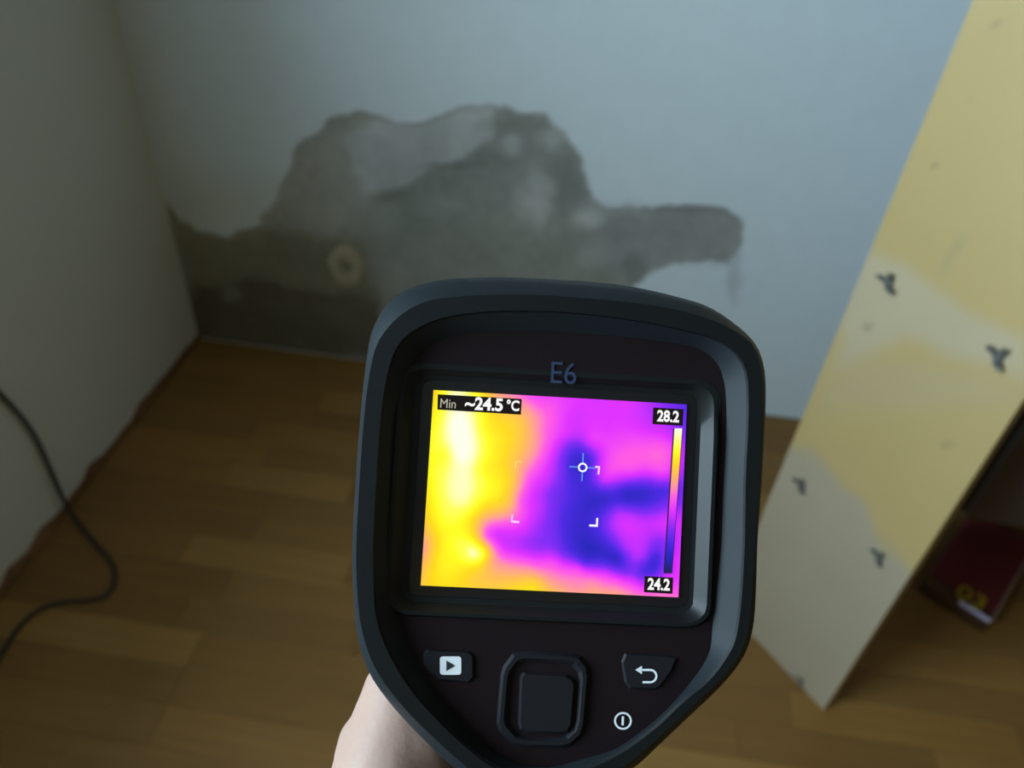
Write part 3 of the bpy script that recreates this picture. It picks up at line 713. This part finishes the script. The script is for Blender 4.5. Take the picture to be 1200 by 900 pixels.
# seam lip on the top edge of the housing
lip_o = [dv(x, y, -.006) for x, y in ((600, 327), (640, 327.5), (680, 329.5), (720, 333), (742, 336.5))]
lip_i = [dv(x, y, -.0035) for x, y in ((602, 334), (640, 335), (680, 337), (718, 340.5), (738, 343))]
v = lip_o + lip_i + [p + Vector((0, 0, -.008)) for p in lip_o]; f = [(i, i + 1, i + 6, i + 5) for i in range(4)] + [(i + 10, i + 11, i + 1, i) for i in range(4)]
device_mesh('top_lip', v, f, M_rub, dev)
# lens barrel on the far side, grip and trigger below
bm = bmesh.new(); cone(bm, (0, .005, -.050), (0, .005, -.075), .024, .021, 32); cone(bm, (0, .005, -.075), (0, .005, -.080), .023, .022, 32)
from_bm('lens_barrel', bm, M_pla, dev, True)
secs = [((0, -.050, -.026), .019, .020), ((0, -.070, -.029), .0185, .019), ((0, -.095, -.034), .018, .0185), ((0, -.125, -.041), .018, .019), ((0, -.155, -.049), .019, .021), ((0, -.170, -.053), .020, .024), ((0, -.175, -.054), .017, .021)]
v = []; f = []; n = 24
for c, a, b2 in secs:
    for i in range(n):
        t = 2 * math.pi * i / n; v.append(Vector(c) + Vector((a * math.copysign(abs(math.cos(t)) ** .8, math.cos(t)), 0, b2 * math.copysign(abs(math.sin(t)) ** .8, math.sin(t)))))
for j in range(len(secs) - 1):
    for i in range(n): f.append((j * n + i, j * n + (i + 1) % n, (j + 1) * n + (i + 1) % n, (j + 1) * n + i))
f += [tuple(range(n)), tuple((len(secs) - 1) * n + i for i in range(n))[::-1]]
device_mesh('grip', v, f, M_rub, dev)

# ------------------------------------------------------------------ hand round the grip (device axes)
def chain(bm, P):
    for (p, r), (q2, s) in zip(P, P[1:]):
        p, q2 = Vector(p), Vector(q2); d = q2 - p
        if d.length > 1e-6: cone(bm, p, q2, r, s, 14)
    for p, r in P:
        rr_ = bmesh.ops.create_icosphere(bm, subdivisions=2, radius=r); bmesh.ops.translate(bm, verts=rr_['verts'], vec=Vector(p))
bm = bmesh.new()
wrist = (-.030, -.152, .010)
# metacarpals fan from the wrist round the left of the grip to the knuckles
kn = [((-.0355, -.060, -.036), .0105), ((-.0425, -.078, -.044), .0110), ((-.0420, -.100, -.050), .0105), ((-.0385, -.120, -.054), .0095)]
for i, (p, r) in enumerate(kn):
    st = Vector(wrist) + Vector((0, .016 - .009 * i, -.006 - .004 * i))
    mid = (Vector(p) + st) / 2 + Vector((-.0005, 0, 0)); chain(bm, [(st, .0175), (mid, .0150), (p, r + .0015)])
# inner palm filling
chain(bm, [((-.026, -.135, .008), .017), ((-.029, -.100, -.020), .014), ((-.030, -.070, -.026), .012)])
chain(bm, [((-.026, -.125, -.020), .014), ((-.030, -.110, -.036), .012)])
# fingers curl across the front of the grip to its right side
for i, (p, r) in enumerate(kn):
    p = Vector(p); zc = secs[2][0][2] - .020 - .006 * i
    f1 = Vector((-.020, p.y - .006, p.z - .024)); f2 = Vector((.006, p.y - .020, p.z - .022)); f3 = Vector((.0250, p.y - .027, p.z - .006)); f4 = Vector((.0255, p.y - .029, p.z + .008))
    chain(bm, [(p, r), (f1, r * .88), (f2, r * .82), (f3, r * .76), (f4, r * .66)])
# thumb leaves the side of the palm, crosses the back of the grip under the head
chain(bm, [((-.033, -.130, .004), .0180), ((-.033, -.106, .000), .0158), ((-.030, -.090, -.004), .0130), ((-.014, -.096, .0015), .0108), ((.004, -.103, -.0030), .0098), ((.014, -.110, -.012), .0085)])
# web between thumb and index
chain(bm, [((-.0385, -.100, -.012), .0165), ((-.0370, -.078, -.022), .0145), ((-.0335, -.058, -.033), .0112)])
chain(bm, [((-.0345, -.058, -.034), .0118), ((-.0385, -.078, -.030), .0150), ((-.0385, -.098, -.024), .0165)])
# forearm
chain(bm, [(wrist, .0245), ((-.050, -.185, .045), .0255), ((-.075, -.240, .080), .032), ((-.110, -.320, .125), .040)])
chain(bm, [(Vector(wrist) + Vector((0, -.008, -.012)), .022), ((-.052, -.190, .032), .024)])
hand = from_bm('person', bm, None, None, True); hand.matrix_world = MW
rm = hand.modifiers.new('union', 'REMESH'); rm.mode = 'VOXEL'; rm.voxel_size = .0016; rm.use_smooth_shade = True
sm = hand.modifiers.new('soften', 'SMOOTH'); sm.factor = .6; sm.iterations = 12
M_skin = mat('pale_skin', (.28, .180, .145), .5, .25, noise=(60, (.30, .195, .16)), bump=(500, .2, .0006), sss=.25)
hand.data.materials.append(M_skin)
tag(hand, 'pale bare hand of a person gripping the thermal camera from below', 'person')
M_nail = mat('nail', (.70, .48, .42), .3, .5)
for i, (p, r) in enumerate(kn):
    bm = bmesh.new(); rr_ = bmesh.ops.create_uvsphere(bm, u_segments=12, v_segments=8, radius=1)
    for v_ in bm.verts: v_.co = Vector((.0255 + r * .50 + v_.co.x * .0018, p[1] - .029 + v_.co.y * .0045, p[2] + .008 + v_.co.z * .006))
    from_bm('fingernail', bm, M_nail, hand, True)
